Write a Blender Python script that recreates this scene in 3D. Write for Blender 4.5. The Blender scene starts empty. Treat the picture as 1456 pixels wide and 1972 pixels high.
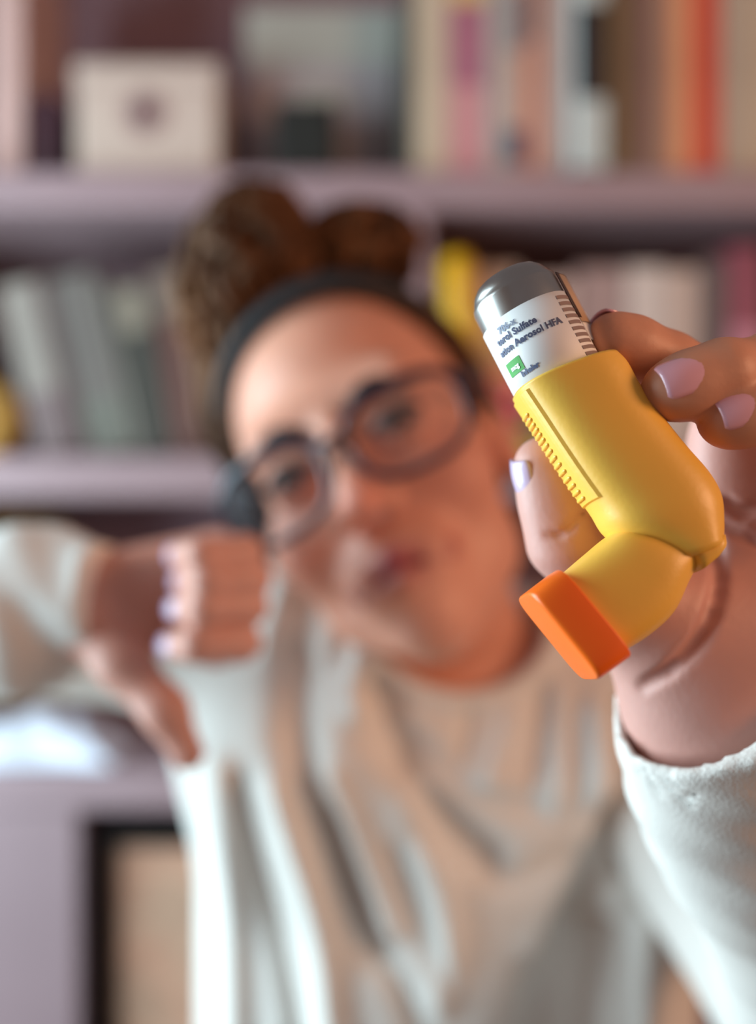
import bpy, math
import numpy as np
from mathutils import Vector, Matrix

# ------------------------------------------------------------------ camera, light
scene = bpy.context.scene
FPX = 1900.0            # focal length in photo pixels (1456 x 1972 frame)
H0 = 1.35               # camera height
cam_d = bpy.data.cameras.new('camera'); cam = bpy.data.objects.new('camera', cam_d)
scene.collection.objects.link(cam); scene.camera = cam
cam.location = (0, 0, H0); cam.rotation_euler = (math.pi/2, 0, 0)
cam_d.sensor_fit = 'VERTICAL'; cam_d.sensor_height = 36.0; cam_d.lens = FPX/1972*36.0
cam_d.clip_start = 0.02
cam_d.dof.use_dof = True; cam_d.dof.focus_distance = 0.254; cam_d.dof.aperture_fstop = 2.7

vs = scene.view_settings
vs.view_transform = 'Standard'; vs.look = 'None'; vs.gamma = 1.0; vs.use_curve_mapping = False
vs.exposure = 0.0

world = bpy.data.worlds.new('world'); scene.world = world; world.use_nodes = True
wb = world.node_tree.nodes['Background']
wb.inputs[0].default_value = (0.95, 0.80, 0.82, 1); wb.inputs[1].default_value = 0.20

def area_light(name, loc, target, sx, sy, power, col):
    l = bpy.data.lights.new(name, 'AREA'); l.shape = 'RECTANGLE'; l.size = sx; l.size_y = sy
    l.energy = power; l.color = col
    o = bpy.data.objects.new(name, l); scene.collection.objects.link(o)
    o.location = loc
    o.rotation_euler = (Vector(target)-Vector(loc)).to_track_quat('-Z', 'Y').to_euler()
    return o
area_light('window_daylight', (-1.06, 0.52, 1.33), (0.0, 0.56, 1.28), 0.9, 1.1, 37, (0.68, 0.90, 1.0))
area_light('warm_room_lamp', (1.25, -0.25, 1.75), (0.1, 0.5, 1.4), 0.5, 0.5, 12, (1.0, 0.54, 0.31))

# ------------------------------------------------------------------ helpers
C = scene.collection
def P(px, py, d):
    return np.array([(px-728.0)/FPX*d, d, H0-(py-986.0)/FPX*d])

def link(o, parent=None):
    C.objects.link(o)
    if parent is not None: o.parent = parent
    return o
def tag(o, label=None, cat=None, group=None, kind=None):
    if label: o['label'] = label
    if cat: o['category'] = cat
    if group: o['group'] = group
    if kind: o['kind'] = kind
    return o
def mesh_obj(name, verts, faces, mat, parent=None, smooth=True, loc=None):
    me = bpy.data.meshes.new(name)
    V = np.asarray(verts, dtype=float)
    if loc is not None: V = V-np.asarray(loc, dtype=float)
    me.from_pydata(V.tolist(), [], [list(map(int, f)) for f in faces])
    me.update()
    if smooth: me.polygons.foreach_set('use_smooth', [True]*len(me.polygons))
    o = bpy.data.objects.new(name, me)
    if mat is not None: me.materials.append(mat)
    if loc is not None: o.location = tuple(loc)
    return link(o, parent)
def empty(name, loc=(0, 0, 0)):
    o = bpy.data.objects.new(name, None); o.location = tuple(loc); o.empty_display_size = 0.02
    return link(o)
def child(o, parent):          # keep world placement of geometry authored in world coordinates
    o.parent = parent
    o.matrix_parent_inverse = Matrix.Translation(-Vector(parent.location))
    return o

def srgb(r, g, b):
    f = lambda c: ((c/255)/12.92 if c/255 <= 0.04045 else (((c/255)+0.055)/1.055)**2.4)
    return (f(r), f(g), f(b), 1.0)

def material(name, col, rough=0.5, noise=0.08, nscale=30.0, bump=0.0, bscale=200.0, metal=0.0, spec=0.5,
             sss=0.0, attr=None, col2=None, coat=0.0, alpha=1.0, bdist=0.002):
    m = bpy.data.materials.new(name); m.use_nodes = True
    nt = m.node_tree; b = nt.nodes['Principled BSDF']
    tc = nt.nodes.new('ShaderNodeTexCoord')
    n = nt.nodes.new('ShaderNodeTexNoise'); n.inputs['Scale'].default_value = nscale; n.inputs['Detail'].default_value = 4
    nt.links.new(tc.outputs['Object'], n.inputs['Vector'])
    ramp = nt.nodes.new('ShaderNodeMapRange'); ramp.inputs[3].default_value = 1-noise; ramp.inputs[4].default_value = 1+noise
    ramp.inputs[1].default_value = 0.3; ramp.inputs[2].default_value = 0.7
    nt.links.new(n.outputs['Fac'], ramp.inputs[0])
    mul = nt.nodes.new('ShaderNodeMix'); mul.data_type = 'RGBA'; mul.blend_type = 'MULTIPLY'; mul.inputs[0].default_value = 1.0
    if attr:
        a = nt.nodes.new('ShaderNodeAttribute'); a.attribute_name = attr
        nt.links.new(a.outputs['Color'], mul.inputs[6])
    elif col2 is not None:
        n2 = nt.nodes.new('ShaderNodeTexNoise'); n2.inputs['Scale'].default_value = nscale*0.4
        nt.links.new(tc.outputs['Object'], n2.inputs['Vector'])
        mr = nt.nodes.new('ShaderNodeMapRange'); mr.inputs[1].default_value = 0.38; mr.inputs[2].default_value = 0.62
        nt.links.new(n2.outputs['Fac'], mr.inputs[0])
        mx = nt.nodes.new('ShaderNodeMix'); mx.data_type = 'RGBA'
        nt.links.new(mr.outputs[0], mx.inputs[0]); mx.inputs[6].default_value = col; mx.inputs[7].default_value = col2
        nt.links.new(mx.outputs[2], mul.inputs[6])
    else:
        mul.inputs[6].default_value = col
    cmb = nt.nodes.new('ShaderNodeCombineColor')
    for i in range(3): nt.links.new(ramp.outputs[0], cmb.inputs[i])
    nt.links.new(cmb.outputs[0], mul.inputs[7])
    nt.links.new(mul.outputs[2], b.inputs['Base Color'])
    b.inputs['Roughness'].default_value = rough; b.inputs['Metallic'].default_value = metal
    b.inputs['Specular IOR Level'].default_value = spec
    b.inputs['Coat Weight'].default_value = coat
    if alpha < 1: b.inputs['Alpha'].default_value = alpha
    if sss > 0:
        b.inputs['Subsurface Weight'].default_value = sss
        b.inputs['Subsurface Radius'].default_value = (1.0, 0.35, 0.2); b.inputs['Subsurface Scale'].default_value = 0.006
    if bump > 0:
        nb = nt.nodes.new('ShaderNodeTexNoise'); nb.inputs['Scale'].default_value = bscale; nb.inputs['Detail'].default_value = 3
        nt.links.new(tc.outputs['Object'], nb.inputs['Vector'])
        bp = nt.nodes.new('ShaderNodeBump'); bp.inputs['Strength'].default_value = bump; bp.inputs['Distance'].default_value = bdist
        nt.links.new(nb.outputs['Fac'], bp.inputs['Height']); nt.links.new(bp.outputs[0], b.inputs['Normal'])
    return m

# ---- signed distance fields polygonised with surface nets
def norm(v): v = np.asarray(v, float); return v/np.linalg.norm(v)
class Field:
    def __init__(s, lo, hi, h):
        s.h = h; s.lo = np.asarray(lo, float)
        n = [int(math.ceil((hi[i]-lo[i])/h))+1 for i in range(3)]
        s.ax = [(lo[i]+h*np.arange(n[i])).astype(np.float32) for i in range(3)]
        s.F = np.full(n, 1.0, np.float32)
    def sub(s, lo, hi, pad):
        sl = []
        for i in range(3):
            a = int(np.searchsorted(s.ax[i], lo[i]-pad)); b = int(np.searchsorted(s.ax[i], hi[i]+pad))
            if b <= a: return None
            sl.append(slice(a, b))
        X = s.ax[0][sl[0]][:, None, None]; Y = s.ax[1][sl[1]][None, :, None]; Z = s.ax[2][sl[2]][None, None, :]
        return tuple(sl), X, Y, Z
    def grid(s):
        return s.ax[0][:, None, None], s.ax[1][None, :, None], s.ax[2][None, None, :]
    def _put(s, sl, d, k, mode):
        A = s.F[sl]
        if mode == 'add':
            if k <= 0: s.F[sl] = np.minimum(A, d)
            else:
                h = np.maximum(k-np.abs(A-d), 0)/k
                s.F[sl] = np.minimum(A, d)-h*h*k*0.25
        else:
            d = -d
            if k <= 0: s.F[sl] = np.maximum(A, d)
            else:
                h = np.maximum(k-np.abs(A-d), 0)/k
                s.F[sl] = np.maximum(A, d)+h*h*k*0.25
    def capsule(s, a, b, ra, rb, k=0.006, mode='add', squash=None):
        a = np.asarray(a, float); b = np.asarray(b, float); r = max(ra, rb)
        lo = np.minimum(a, b)-r; hi = np.maximum(a, b)+r
        g = s.sub(lo, hi, k+4*s.h)
        if g is None: return s
        sl, X, Y, Z = g
        ab = b-a; L2 = float(ab@ab)+1e-12
        px, py, pz = X-a[0], Y-a[1], Z-a[2]
        t = np.clip((px*ab[0]+py*ab[1]+pz*ab[2])/L2, 0, 1).astype(np.float32)
        qx, qy, qz = px-t*ab[0], py-t*ab[1], pz-t*ab[2]
        if squash is not None:                     # (unit direction, factor): flatten across a direction
            dv, f = squash
            w = qx*dv[0]+qy*dv[1]+qz*dv[2]; e = (1/f-1)
            qx = qx+w*dv[0]*e; qy = qy+w*dv[1]*e; qz = qz+w*dv[2]*e
        d = np.sqrt(qx*qx+qy*qy+qz*qz)-(ra+(rb-ra)*t)
        s._put(sl, d.astype(np.float32), k, mode); return s
    def chain(s, pts, rad, k=0.006, **kw):
        for i in range(len(pts)-1): s.capsule(pts[i], pts[i+1], rad[i], rad[i+1], k, **kw)
        return s
    def ellipsoid(s, c, r, k=0.006, mode='add', R=None):
        c = np.asarray(c, float); r = np.asarray(r, float); m = r.max() if R is not None else r
        g = s.sub(c-m, c+m, k+4*s.h)
        if g is None: return s
        sl, X, Y, Z = g
        x, y, z = X-c[0], Y-c[1], Z-c[2]
        if R is not None:
            x, y, z = (R[0][0]*x+R[0][1]*y+R[0][2]*z, R[1][0]*x+R[1][1]*y+R[1][2]*z, R[2][0]*x+R[2][1]*y+R[2][2]*z)
        x = x/r[0]; y = y/r[1]; z = z/r[2]
        k0 = np.sqrt(x*x+y*y+z*z)+1e-9
        k1 = np.sqrt((x/r[0])**2+(y/r[1])**2+(z/r[2])**2)+1e-9
        s._put(sl, (k0*(k0-1)/k1).astype(np.float32), k, mode); return s
    def mesh(s):
        F = s.F; S = F < 0; nx, ny, nz = F.shape
        c = np.zeros((nx-1, ny-1, nz-1), np.int8)
        cor = [(i, j, k) for i in (0, 1) for j in (0, 1) for k in (0, 1)]
        for i, j, k in cor: c += S[i:nx-1+i, j:ny-1+j, k:nz-1+k]
        mixed = (c > 0) & (c < 8)
        idx = np.argwhere(mixed)
        vid = np.full(mixed.shape, -1, np.int64); vid[mixed] = np.arange(len(idx))
        acc = np.zeros((len(idx), 3)); cnt = np.zeros(len(idx))
        for a in cor:
            for axn in range(3):
                if a[axn]: continue
                b = list(a); b[axn] = 1
                fa = F[idx[:, 0]+a[0], idx[:, 1]+a[1], idx[:, 2]+a[2]]
                fb = F[idx[:, 0]+b[0], idx[:, 1]+b[1], idx[:, 2]+b[2]]
                cr = (fa < 0) != (fb < 0)
                t = np.where(cr, fa/np.where(fa-fb == 0, 1, fa-fb), 0)
                p = np.tile(np.array(a, float), (len(idx), 1)); p[:, axn] += t
                acc += np.where(cr[:, None], p, 0); cnt += cr
        V = s.lo+(idx+acc/cnt[:, None])*s.h
        Q = []
        for axn in range(3):
            u, w = (axn+1) % 3, (axn+2) % 3
            s0 = [slice(None)]*3; s1 = [slice(None)]*3; s0[axn] = slice(0, -1); s1[axn] = slice(1, None)
            ch = S[tuple(s0)] != S[tuple(s1)]
            e = np.argwhere(ch)
            ok = (e[:, u] >= 1) & (e[:, w] >= 1) & (e[:, u] < F.shape[u]-1) & (e[:, w] < F.shape[w]-1)
            e = e[ok]
            def cell(du, dw):
                q = e.copy(); q[:, u] += du; q[:, w] += dw
                return vid[q[:, 0], q[:, 1], q[:, 2]]
            q = np.stack([cell(-1, -1), cell(0, -1), cell(0, 0), cell(-1, 0)], 1)
            fl = ~S[e[:, 0], e[:, 1], e[:, 2]]
            q[fl] = q[fl][:, ::-1]
            Q.append(q)
        return V, np.concatenate(Q)

def fast_obj(name, parts, mat, parent, cols=None):
    """join (V, Q) quad meshes into one smooth mesh object"""
    Vs, Qs, off = [], [], 0
    for V, Q in parts: Vs.append(V); Qs.append(Q+off); off += len(V)
    V = np.concatenate(Vs); Q = np.concatenate(Qs)
    base = np.array(parent.location); V = V-base
    me = bpy.data.meshes.new(name)
    me.vertices.add(len(V)); me.vertices.foreach_set('co', V.astype(np.float32).ravel())
    me.loops.add(len(Q)*4); me.loops.foreach_set('vertex_index', Q.astype(np.int32).ravel())
    me.polygons.add(len(Q)); me.polygons.foreach_set('loop_start', (np.arange(len(Q))*4).astype(np.int32))
    me.polygons.foreach_set('loop_total', np.full(len(Q), 4, np.int32))
    me.update(calc_edges=True); me.validate()
    me.polygons.foreach_set('use_smooth', np.ones(len(me.polygons), bool))
    if cols is not None:
        ca = me.color_attributes.new('skin', 'FLOAT_COLOR', 'POINT')
        ca.data.foreach_set('color', np.concatenate(cols).astype(np.float32).ravel())
    me.materials.append(mat)
    o = bpy.data.objects.new(name, me)
    return link(o, parent)

# ---- polygon helpers
def box_vf(lo, hi):
    x0, y0, z0 = lo; x1, y1, z1 = hi
    V = [(x0,y0,z0),(x1,y0,z0),(x1,y1,z0),(x0,y1,z0),(x0,y0,z1),(x1,y0,z1),(x1,y1,z1),(x0,y1,z1)]
    return V, [(0,3,2,1),(4,5,6,7),(0,1,5,4),(1,2,6,5),(2,3,7,6),(3,0,4,7)]
def join_vf(lst):
    V, Fc = [], []
    for v, f in lst:
        o = len(V); V += [tuple(p) for p in v]; Fc += [tuple(i+o for i in q) for q in f]
    return V, Fc
def bevel(o, w, seg=2):
    m = o.modifiers.new('bevel', 'BEVEL'); m.width = w; m.segments = seg; m.limit_method = 'ANGLE'
    return o
def box(name, lo, hi, mat, parent=None, bw=0.002, loc=None):
    V, Fc = box_vf(lo, hi)
    o = mesh_obj(name, V, Fc, mat, parent, smooth=False, loc=loc)
    if bw: bevel(o, bw)
    return o
def loft(rings, cap=True):
    n = len(rings[0]); V = [p for r in rings for p in r]; Fc = []
    for i in range(len(rings)-1):
        for j in range(n):
            k = (j+1) % n
            Fc.append((i*n+j, i*n+k, (i+1)*n+k, (i+1)*n+j))
    if cap:
        Fc.append(tuple(range(n-1, -1, -1))); b = (len(rings)-1)*n
        Fc.append(tuple(b+j for j in range(n)))
    return V, Fc
def tube(pts, rad, n=8):
    pts = np.asarray(pts, float); m = len(pts)
    rad = np.broadcast_to(np.asarray(rad, float), (m,))
    T = np.gradient(pts, axis=0); T /= np.linalg.norm(T, axis=1)[:, None]+1e-12
    ref = np.array([0.31, 0.52, 0.79]); rings = []
    a = np.cross(T[0], ref); a /= np.linalg.norm(a)
    for i in range(m):
        a = a-(a@T[i])*T[i]; a /= np.linalg.norm(a)+1e-12
        b = np.cross(T[i], a)
        rings.append([pts[i]+rad[i]*(math.cos(t)*a+math.sin(t)*b) for t in np.arange(n)*2*math.pi/n])
    return loft(rings)
def spline(pts, n):
    """Catmull-Rom through points"""
    pts = [np.asarray(p, float) for p in pts]
    pts = [2*pts[0]-pts[1]]+pts+[2*pts[-1]-pts[-2]]
    out = []; m = len(pts)-3
    for i in range(n):
        u = i/(n-1)*m; k = min(int(u), m-1); t = u-k
        p0, p1, p2, p3 = pts[k:k+4]
        out.append(0.5*((2*p1)+(-p0+p2)*t+(2*p0-5*p1+4*p2-p3)*t*t+(-p0+3*p1-3*p2+p3)*t**3))
    return np.array(out)

# ------------------------------------------------------------------ materials
PINK = material('dusty_pink_paint', srgb(152, 127, 131), 0.55, 0.06, 6, 0.1, 60)
PINKBACK = material('mauve_back_panel', srgb(142, 112, 120), 0.7, 0.06, 5)
WALL = material('wall_paint', srgb(190, 178, 172), 0.85, 0.04, 4, 0.15, 90)
FLOORM = material('floor_wood', srgb(140, 110, 86), 0.45, 0.15, 8)
PAGES = material('paper_pages', srgb(214, 202, 182), 0.9, 0.08, 60)
BLACK = material('black_plastic', srgb(16, 14, 13), 0.45, 0.1, 20)

# ------------------------------------------------------------------ room
D0, D1 = 1.10, 1.42                                    # shelf front and back distances
def zpx(py, d=D0): return H0-(py-986.0)/FPX*d
def xpx(px, d=D0): return (px-728.0)/FPX*d

fl = box('floor', (-1.22, -1.4, -0.1), (2.2, 1.62, 0.0), FLOORM, bw=0); tag(fl, kind='structure', label='brown wooden floor')
wbk = box('wall_back', (-1.22, 1.46, 0.0), (2.2, 1.60, 2.6), WALL, bw=0); tag(wbk, kind='structure', label='pale plaster wall behind the bookshelf')
V, Fc = join_vf([box_vf((-1.22, -1.4, 0), (-1.10, -0.02, 2.6)), box_vf((-1.22, 1.06, 0), (-1.10, 1.46, 2.6)),
                 box_vf((-1.22, -0.02, 0), (-1.10, 1.06, 0.75)), box_vf((-1.22, -0.02, 1.97), (-1.10, 1.06, 2.6))])
wl = mesh_obj('wall_left', V, Fc, WALL, smooth=False); tag(wl, kind='structure', label='pale plaster wall with the window opening')
V, Fc = join_vf([box_vf((-1.20, -0.02, 0.75), (-1.12, 1.06, 0.80)), box_vf((-1.20, -0.02, 1.92), (-1.12, 1.06, 1.97)),
                 box_vf((-1.20, -0.02, 0.80), (-1.12, 0.03, 1.92)), box_vf((-1.20, 1.01, 0.80), (-1.12, 1.06, 1.92)),
                 box_vf((-1.20, 0.50, 0.80), (-1.12, 0.54, 1.92))])
wn = mesh_obj('window_1', V, Fc, material('white_frame', srgb(232, 232, 228), 0.4), smooth=False); tag(wn, kind='structure', label='white framed window in the left wall')

# ------------------------------------------------------------------ bookshelf
S1T, S1B = zpx(328), zpx(402)
S2T, S2B = zpx(878), zpx(958)
S3T, S3B = zpx(1482), zpx(1562)
XL, XR = xpx(-420), xpx(2050)
shelf = empty('bookshelf', (0, D0, 0)); tag(shelf, 'dusty pink painted bookshelf filled with books behind the woman', 'bookshelf')
def sb(name, lo, hi, mat=PINK, bw=0.004): return child(box(name, lo, hi, mat, bw=bw), shelf)
for zt, zb_ in ((S1T, S1B), (S2T, S2B), (S3T, S3B), (zpx(-330), zpx(-400)), (0.10, 0.05)):
    sb('shelf_board', (XL+0.04, D0, zb_), (XR-0.04, D1, zt))
sb('side_panel', (XL, D0, 0), (XL+0.04, D1, zpx(-400)+0.0))
sb('side_panel', (XR-0.04, D0, 0), (XR, D1, zpx(-400)))
sb('back_panel', (XL, D1, 0.0), (XR, D1+0.015, zpx(-400)), PINKBACK, 0)
sb('divider', (xpx(764), D0+0.002, S2T), (xpx(828), D1, S1B))
sb('divider', (xpx(764), D0+0.002, S3T), (xpx(828), D1, S2B))
sb('divider', (xpx(-180), D0+0.002, S3T), (xpx(-120), D1, S2B))
sb('lower_panel', (xpx(-330), D0+0.004, 0.10), (xpx(150), D0+0.03, S3B))
sb('divider', (xpx(764), D0+0.002, 0.10), (xpx(828), D1, S3B))

# ------------------------------------------------------------------ books
def book(name, label, px0, px1, zb, height, col, lean=0.0, depth=0.17, y0=None, bands=(), group='books on the pink shelves', cover_noise=0.08):
    """upright book with its spine to the room; lean in degrees (positive leans its top to image left)"""
    y0 = D0+0.012 if y0 is None else y0
    th = (px1-px0)/FPX*y0; xb = xpx(px0, y0)
    root = empty(name, (xb, y0, zb)); tag(root, label, 'book', group)
    cm = material(name+'_cover', srgb(*col), 0.5, cover_noise, 12)
    t = 0.0025
    V, Fc = join_vf([box_vf((0, 0, 0), (t, depth, height)), box_vf((th-t, 0, 0), (th, depth, height)), box_vf((t, 0, 0), (th-t, t, height))])
    bevel(mesh_obj('cover', V, Fc, cm, root, smooth=False), 0.0008)
    V, Fc = box_vf((t, t, 0.003), (th-t, depth-0.004, height-0.003))
    mesh_obj('pages', V, Fc, PAGES, root, smooth=False)
    for (f0, f1, c) in bands:
        V, Fc = box_vf((0.001, -0.0006, height*f0), (th-0.001, 0.0004, height*f1))
        mesh_obj('spine_print', V, Fc, material('spine_print', srgb(*c), 0.5, 0.1, 40), root, smooth=False)
    a = math.radians(lean)
    root.rotation_euler = (0, -a, 0)
    if a > 0: pass                                     # left bottom corner stays on the shelf (lowest corner when leaning left)
    return root

T1 = [  # upper right row, standing on the top shelf
    (-18, 40, (205, 168, 160), 0.30, 'pale pink book beside the thin burgundy book', ()),
    (58, 112, (58, 22, 34), 0.105, 'thin dark burgundy book beside the cream box', ()),
    (776, 797, (82, 88, 82), 0.235, 'slim dark green-grey book beside the grey storage box', ()),
    (799, 862, (196, 176, 152), 0.25, 'plain beige book right of the slim dark green-grey one', ()),
    (864, 936, (200, 140, 142), 0.225, 'dusty pink book with a mauve upper spine and yellow top', ((0.45, 0.86, (168, 104, 122)), (0.87, 0.99, (206, 176, 110)))),
    (938, 966, (178, 170, 164), 0.24, 'narrow light grey book beside the dusty pink book', ()),
    (968, 1014, (192, 160, 146), 0.235, 'peach and grey book with a dark blue band at its foot', ((0.06, 0.22, (82, 86, 104)), (0.6, 0.9, (142, 134, 134)))),
    (1016, 1040, (198, 122, 92), 0.245, 'narrow orange-brown book beside the peach and grey one', ((0.62, 0.95, (128, 70, 52)),)),
    (1042, 1094, (192, 158, 146), 0.24, 'pinkish beige book between orange-brown and white books', ()),
    (1107, 1168, (190, 196, 192), 0.25, 'white book with a long black panel on its spine', ((0.30, 0.72, (30, 24, 28)),)),
    (1170, 1198, (136, 124, 92), 0.25, 'slim olive book right of the white book', ()),
    (1200, 1246, (140, 122, 108), 0.24, 'taupe book right of the slim olive one', ()),
    (1248, 1268, (154, 112, 112), 0.245, 'very thin mauve book between taupe and tan books', ()),
    (1270, 1292, (184, 150, 120), 0.24, 'narrow tan book beside the thin mauve one', ()),
    (1294, 1334, (224, 152, 112), 0.25, 'light orange book beside the red-orange book', ()),
    (1336, 1388, (202, 76, 54), 0.255, 'bright red-orange book on the top shelf', ()),
    (1390, 1440, (178, 160, 142), 0.24, 'pale grey-beige book right of the red-orange one', ()),
    (1442, 1500, (186, 164, 140), 0.24, 'sand coloured book two along from the red-orange one', ()),
]
for (a, b, c, h, lab, bands) in T1:
    book('book', lab, a, b, S1T, h, c, bands=bands, group='books on the top shelf', y0=(D0-0.012 if 'white book with' in lab else (D0+0.016 if 'burgundy' not in lab else D0+0.05)))

LEAN = [
    (72, 146, (172, 160, 148), 0.20, 'leaning grey-white book with a mauve lower spine', 13.5, ((0.0, 0.36, (136, 112, 110)),)),
    (152, 172, (98, 60, 54), 0.215, 'very thin dark brown leaning book', 13.5, ()),
    (178, 262, (126, 116, 108), 0.21, 'wide taupe leaning book beside the thin dark brown one', 13.5, ((0.0, 0.3, (126, 124, 112)),)),
    (265, 273, (170, 164, 150), 0.205, 'thin pale booklet leaning between taupe and dark green books', 13.2, ()),
    (280, 330, (84, 80, 70), 0.20, 'dark green-grey book leaning under a cream paper tab', 10.5, ((0.72, 0.97, (176, 162, 142)),)),
    (338, 388, (128, 84, 74), 0.215, 'red-brown leaning book with a beige top', 8.0, ((0.74, 0.99, (150, 132, 118)),)),
    (398, 440, (120, 84, 62), 0.20, 'plain brown book leaning at the end of its row', 6.0, ()),
]
for (a, b, c, h, lab, ln, bands) in LEAN:
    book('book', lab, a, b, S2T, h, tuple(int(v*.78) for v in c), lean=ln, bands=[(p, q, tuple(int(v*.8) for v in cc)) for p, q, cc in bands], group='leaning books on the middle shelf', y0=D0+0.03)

RB = [
    (836, 902, (196, 172, 150), 0.236, 'beige book beside the divider behind the yellow toy', ()),
    (905, 998, (206, 184, 166), 0.222, 'pale cream thick book behind the yellow toy', ()),
    (1004, 1106, (186, 160, 150), 0.21, 'thick pink-beige book between pale cream and mauve-taupe books', ()),
    (1112, 1204, (160, 134, 130), 0.222, 'mauve-taupe book between pink-beige and off-white books', ()),
    (1208, 1282, (204, 190, 182), 0.224, 'off-white book next to the mauve-taupe one', ()),
    (1286, 1344, (192, 170, 158), 0.22, 'cream-pink book right of the off-white one', ()),
    (1348, 1400, (92, 82, 84), 0.232, 'dark grey book between cream-pink and burgundy ones', ()),
    (1404, 1470, (134, 62, 84), 0.246, 'burgundy book on the middle shelf', ((0.0, 0.62, (186, 122, 142)),)),
]
for (a, b, c, h, lab, bands) in RB:
    book('book', lab, a, b, S2T, h, c, bands=bands, group='upright books on the middle shelf', y0=D0+0.05)
book('book', 'olive-yellow book standing on the shelf above the white cloth', -60, 38, S3T, 0.292, (182, 160, 104), group=None, y0=D0+0.135)

# ------------------------------------------------------------------ other things on the shelves
# cream box with a round emblem
bx = empty('cream_box', (xpx(275), D0+0.02, S1T)); tag(bx, 'cream cardboard box with a dark round emblem on the top shelf', 'box')
CREAM = material('cream_card', srgb(198, 176, 162), 0.7, 0.06, 10, col2=srgb(186, 160, 148))
w = (412-138)/FPX*(D0+0.02)/2
bevel(mesh_obj('body', *box_vf((-w, 0, 0), (w, 0.16, 0.105)), CREAM, bx, smooth=False), 0.004)
bevel(mesh_obj('lid', *box_vf((-w-0.002, -0.002, 0.105), (w+0.002, 0.162, 0.13)), CREAM, bx, smooth=False), 0.004)
def disc_vf(cx, y, cz, r0, r1, t, n=28):
    rings = []
    ang = np.arange(n)*2*math.pi/n
    prof = [(r0, y), (r0, y-t), (r1, y-t), (r1, y)]
    return loft([[ (cx+r*math.cos(q), yy, cz+r*math.sin(q)) for q in ang] for r, yy in prof], cap=False)
mesh_obj('emblem_ring', *disc_vf(-0.002, 0.0, 0.072, 0.026, 0.012, 0.0012), material('emblem_brown', srgb(150, 118, 112), 0.7), bx, smooth=False)
V, Fc = disc_vf(-0.002, 0.0, 0.072, 0.011, 0.0005, 0.0016); mesh_obj('emblem_dot', V, Fc, material('emblem_dark', srgb(84, 62, 66), 0.7), bx, smooth=False)
# grey storage box with lid
gb = empty('storage_box', (xpx(612), D0+0.085, S1T)); tag(gb, 'grey storage box with a grey-green lid on the top shelf', 'box')
GREY = material('grey_card', srgb(164, 152, 152), 0.7, 0.05, 8); GREEN = material('grey_green_card', srgb(164, 160, 150), 0.7, 0.05, 8)
w = 0.089
bevel(mesh_obj('body', *box_vf((-w, 0, 0), (w, 0.19, 0.158)), GREY, gb, smooth=False), 0.003)
bevel(mesh_obj('lid', *box_vf((-w-0.003, -0.003, 0.158), (w+0.003, 0.193, 0.225)), GREEN, gb, smooth=False), 0.003)
bevel(mesh_obj('label_holder', *box_vf((-0.03, -0.002, 0.105), (0.03, 0.0, 0.13)), GREEN, gb, smooth=False), 0.001)
# small black cube speaker
sp = empty('small_speaker', (xpx(586), D0+0.012, S1T)); tag(sp, 'small black square speaker standing before the grey storage box', 'speaker')
w = 0.036
bevel(mesh_obj('case', *box_vf((-w, 0.002, 0), (w, 0.062, 0.084)), BLACK, sp, smooth=False), 0.004)
bevel(mesh_obj('grille', *box_vf((-w+0.005, -0.001, 0.005), (w-0.005, 0.004, 0.079)), material('speaker_mesh', srgb(24, 23, 18), 0.8, 0.25, 900), sp, smooth=False), 0.001)
# round yellow ornament: squashed fluted ball on a stand
th = np.linspace(0, 2*math.pi, 41)[:-1]
rings = []
for zz, rr in ((0.0, 0.018), (0.006, 0.02), (0.008, 0.014), (0.012, 0.022), (0.026, 0.034), (0.045, 0.04), (0.064, 0.035), (0.078, 0.022), (0.084, 0.008), (0.09, 0.006), (0.092, 0.001)):
    rings.append([(rr*(1+0.035*math.cos(8*t))*math.cos(t), rr*(1+0.035*math.cos(8*t))*math.sin(t), zz) for t in th])
V, Fc = loft(rings)
yo = mesh_obj('yellow_ornament', V, Fc, material('yellow_glaze', srgb(206, 168, 88), 0.45, 0.1, 30), loc=None); yo.location = (xpx(-20, D0+0.045), D0+0.045, S2T)
tag(yo, 'round fluted yellow ornament on the middle shelf', 'ornament')
# white cloth on the lower shelf
n = 40; V = []; Fc = []
rng = np.random.default_rng(4)
for i in range(n):
    for j in range(n):
        u = i/(n-1)*2-1; v = j/(n-1)*2-1
        r = max(abs(u), abs(v)); e = (1-abs(u)**3)*(1-abs(v)**3)
        z = 0.052*e**0.7*(0.75+0.25*math.sin(3.1*u+1.2)*math.cos(2.3*v)) + 0.003*e*math.sin(14*u+5*v)
        V.append((u*0.11+0.006*math.sin(4*v), v*0.052+0.004*math.sin(5*u), z+0.001))
for i in range(n-1):
    for j in range(n-1): Fc.append((i*n+j, (i+1)*n+j, (i+1)*n+j+1, i*n+j+1))
b0 = [i*n for i in range(n)]+[(n-1)*n+j for j in range(1, n)]+[i*n+n-1 for i in range(n-2, -1, -1)]+[j for j in range(n-2, 0, -1)]
Fc.append(tuple(reversed(b0))[::-1])
cl = mesh_obj('folded_cloth', V, Fc, material('white_cloth', srgb(226, 232, 246), 0.9, 0.04, 20, 0.3, 300)); cl.location = (xpx(60, D0+0.062), D0+0.062, S3T)
tag(cl, 'crumpled bluish white cloth lying on the lower shelf', 'cloth')
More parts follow.
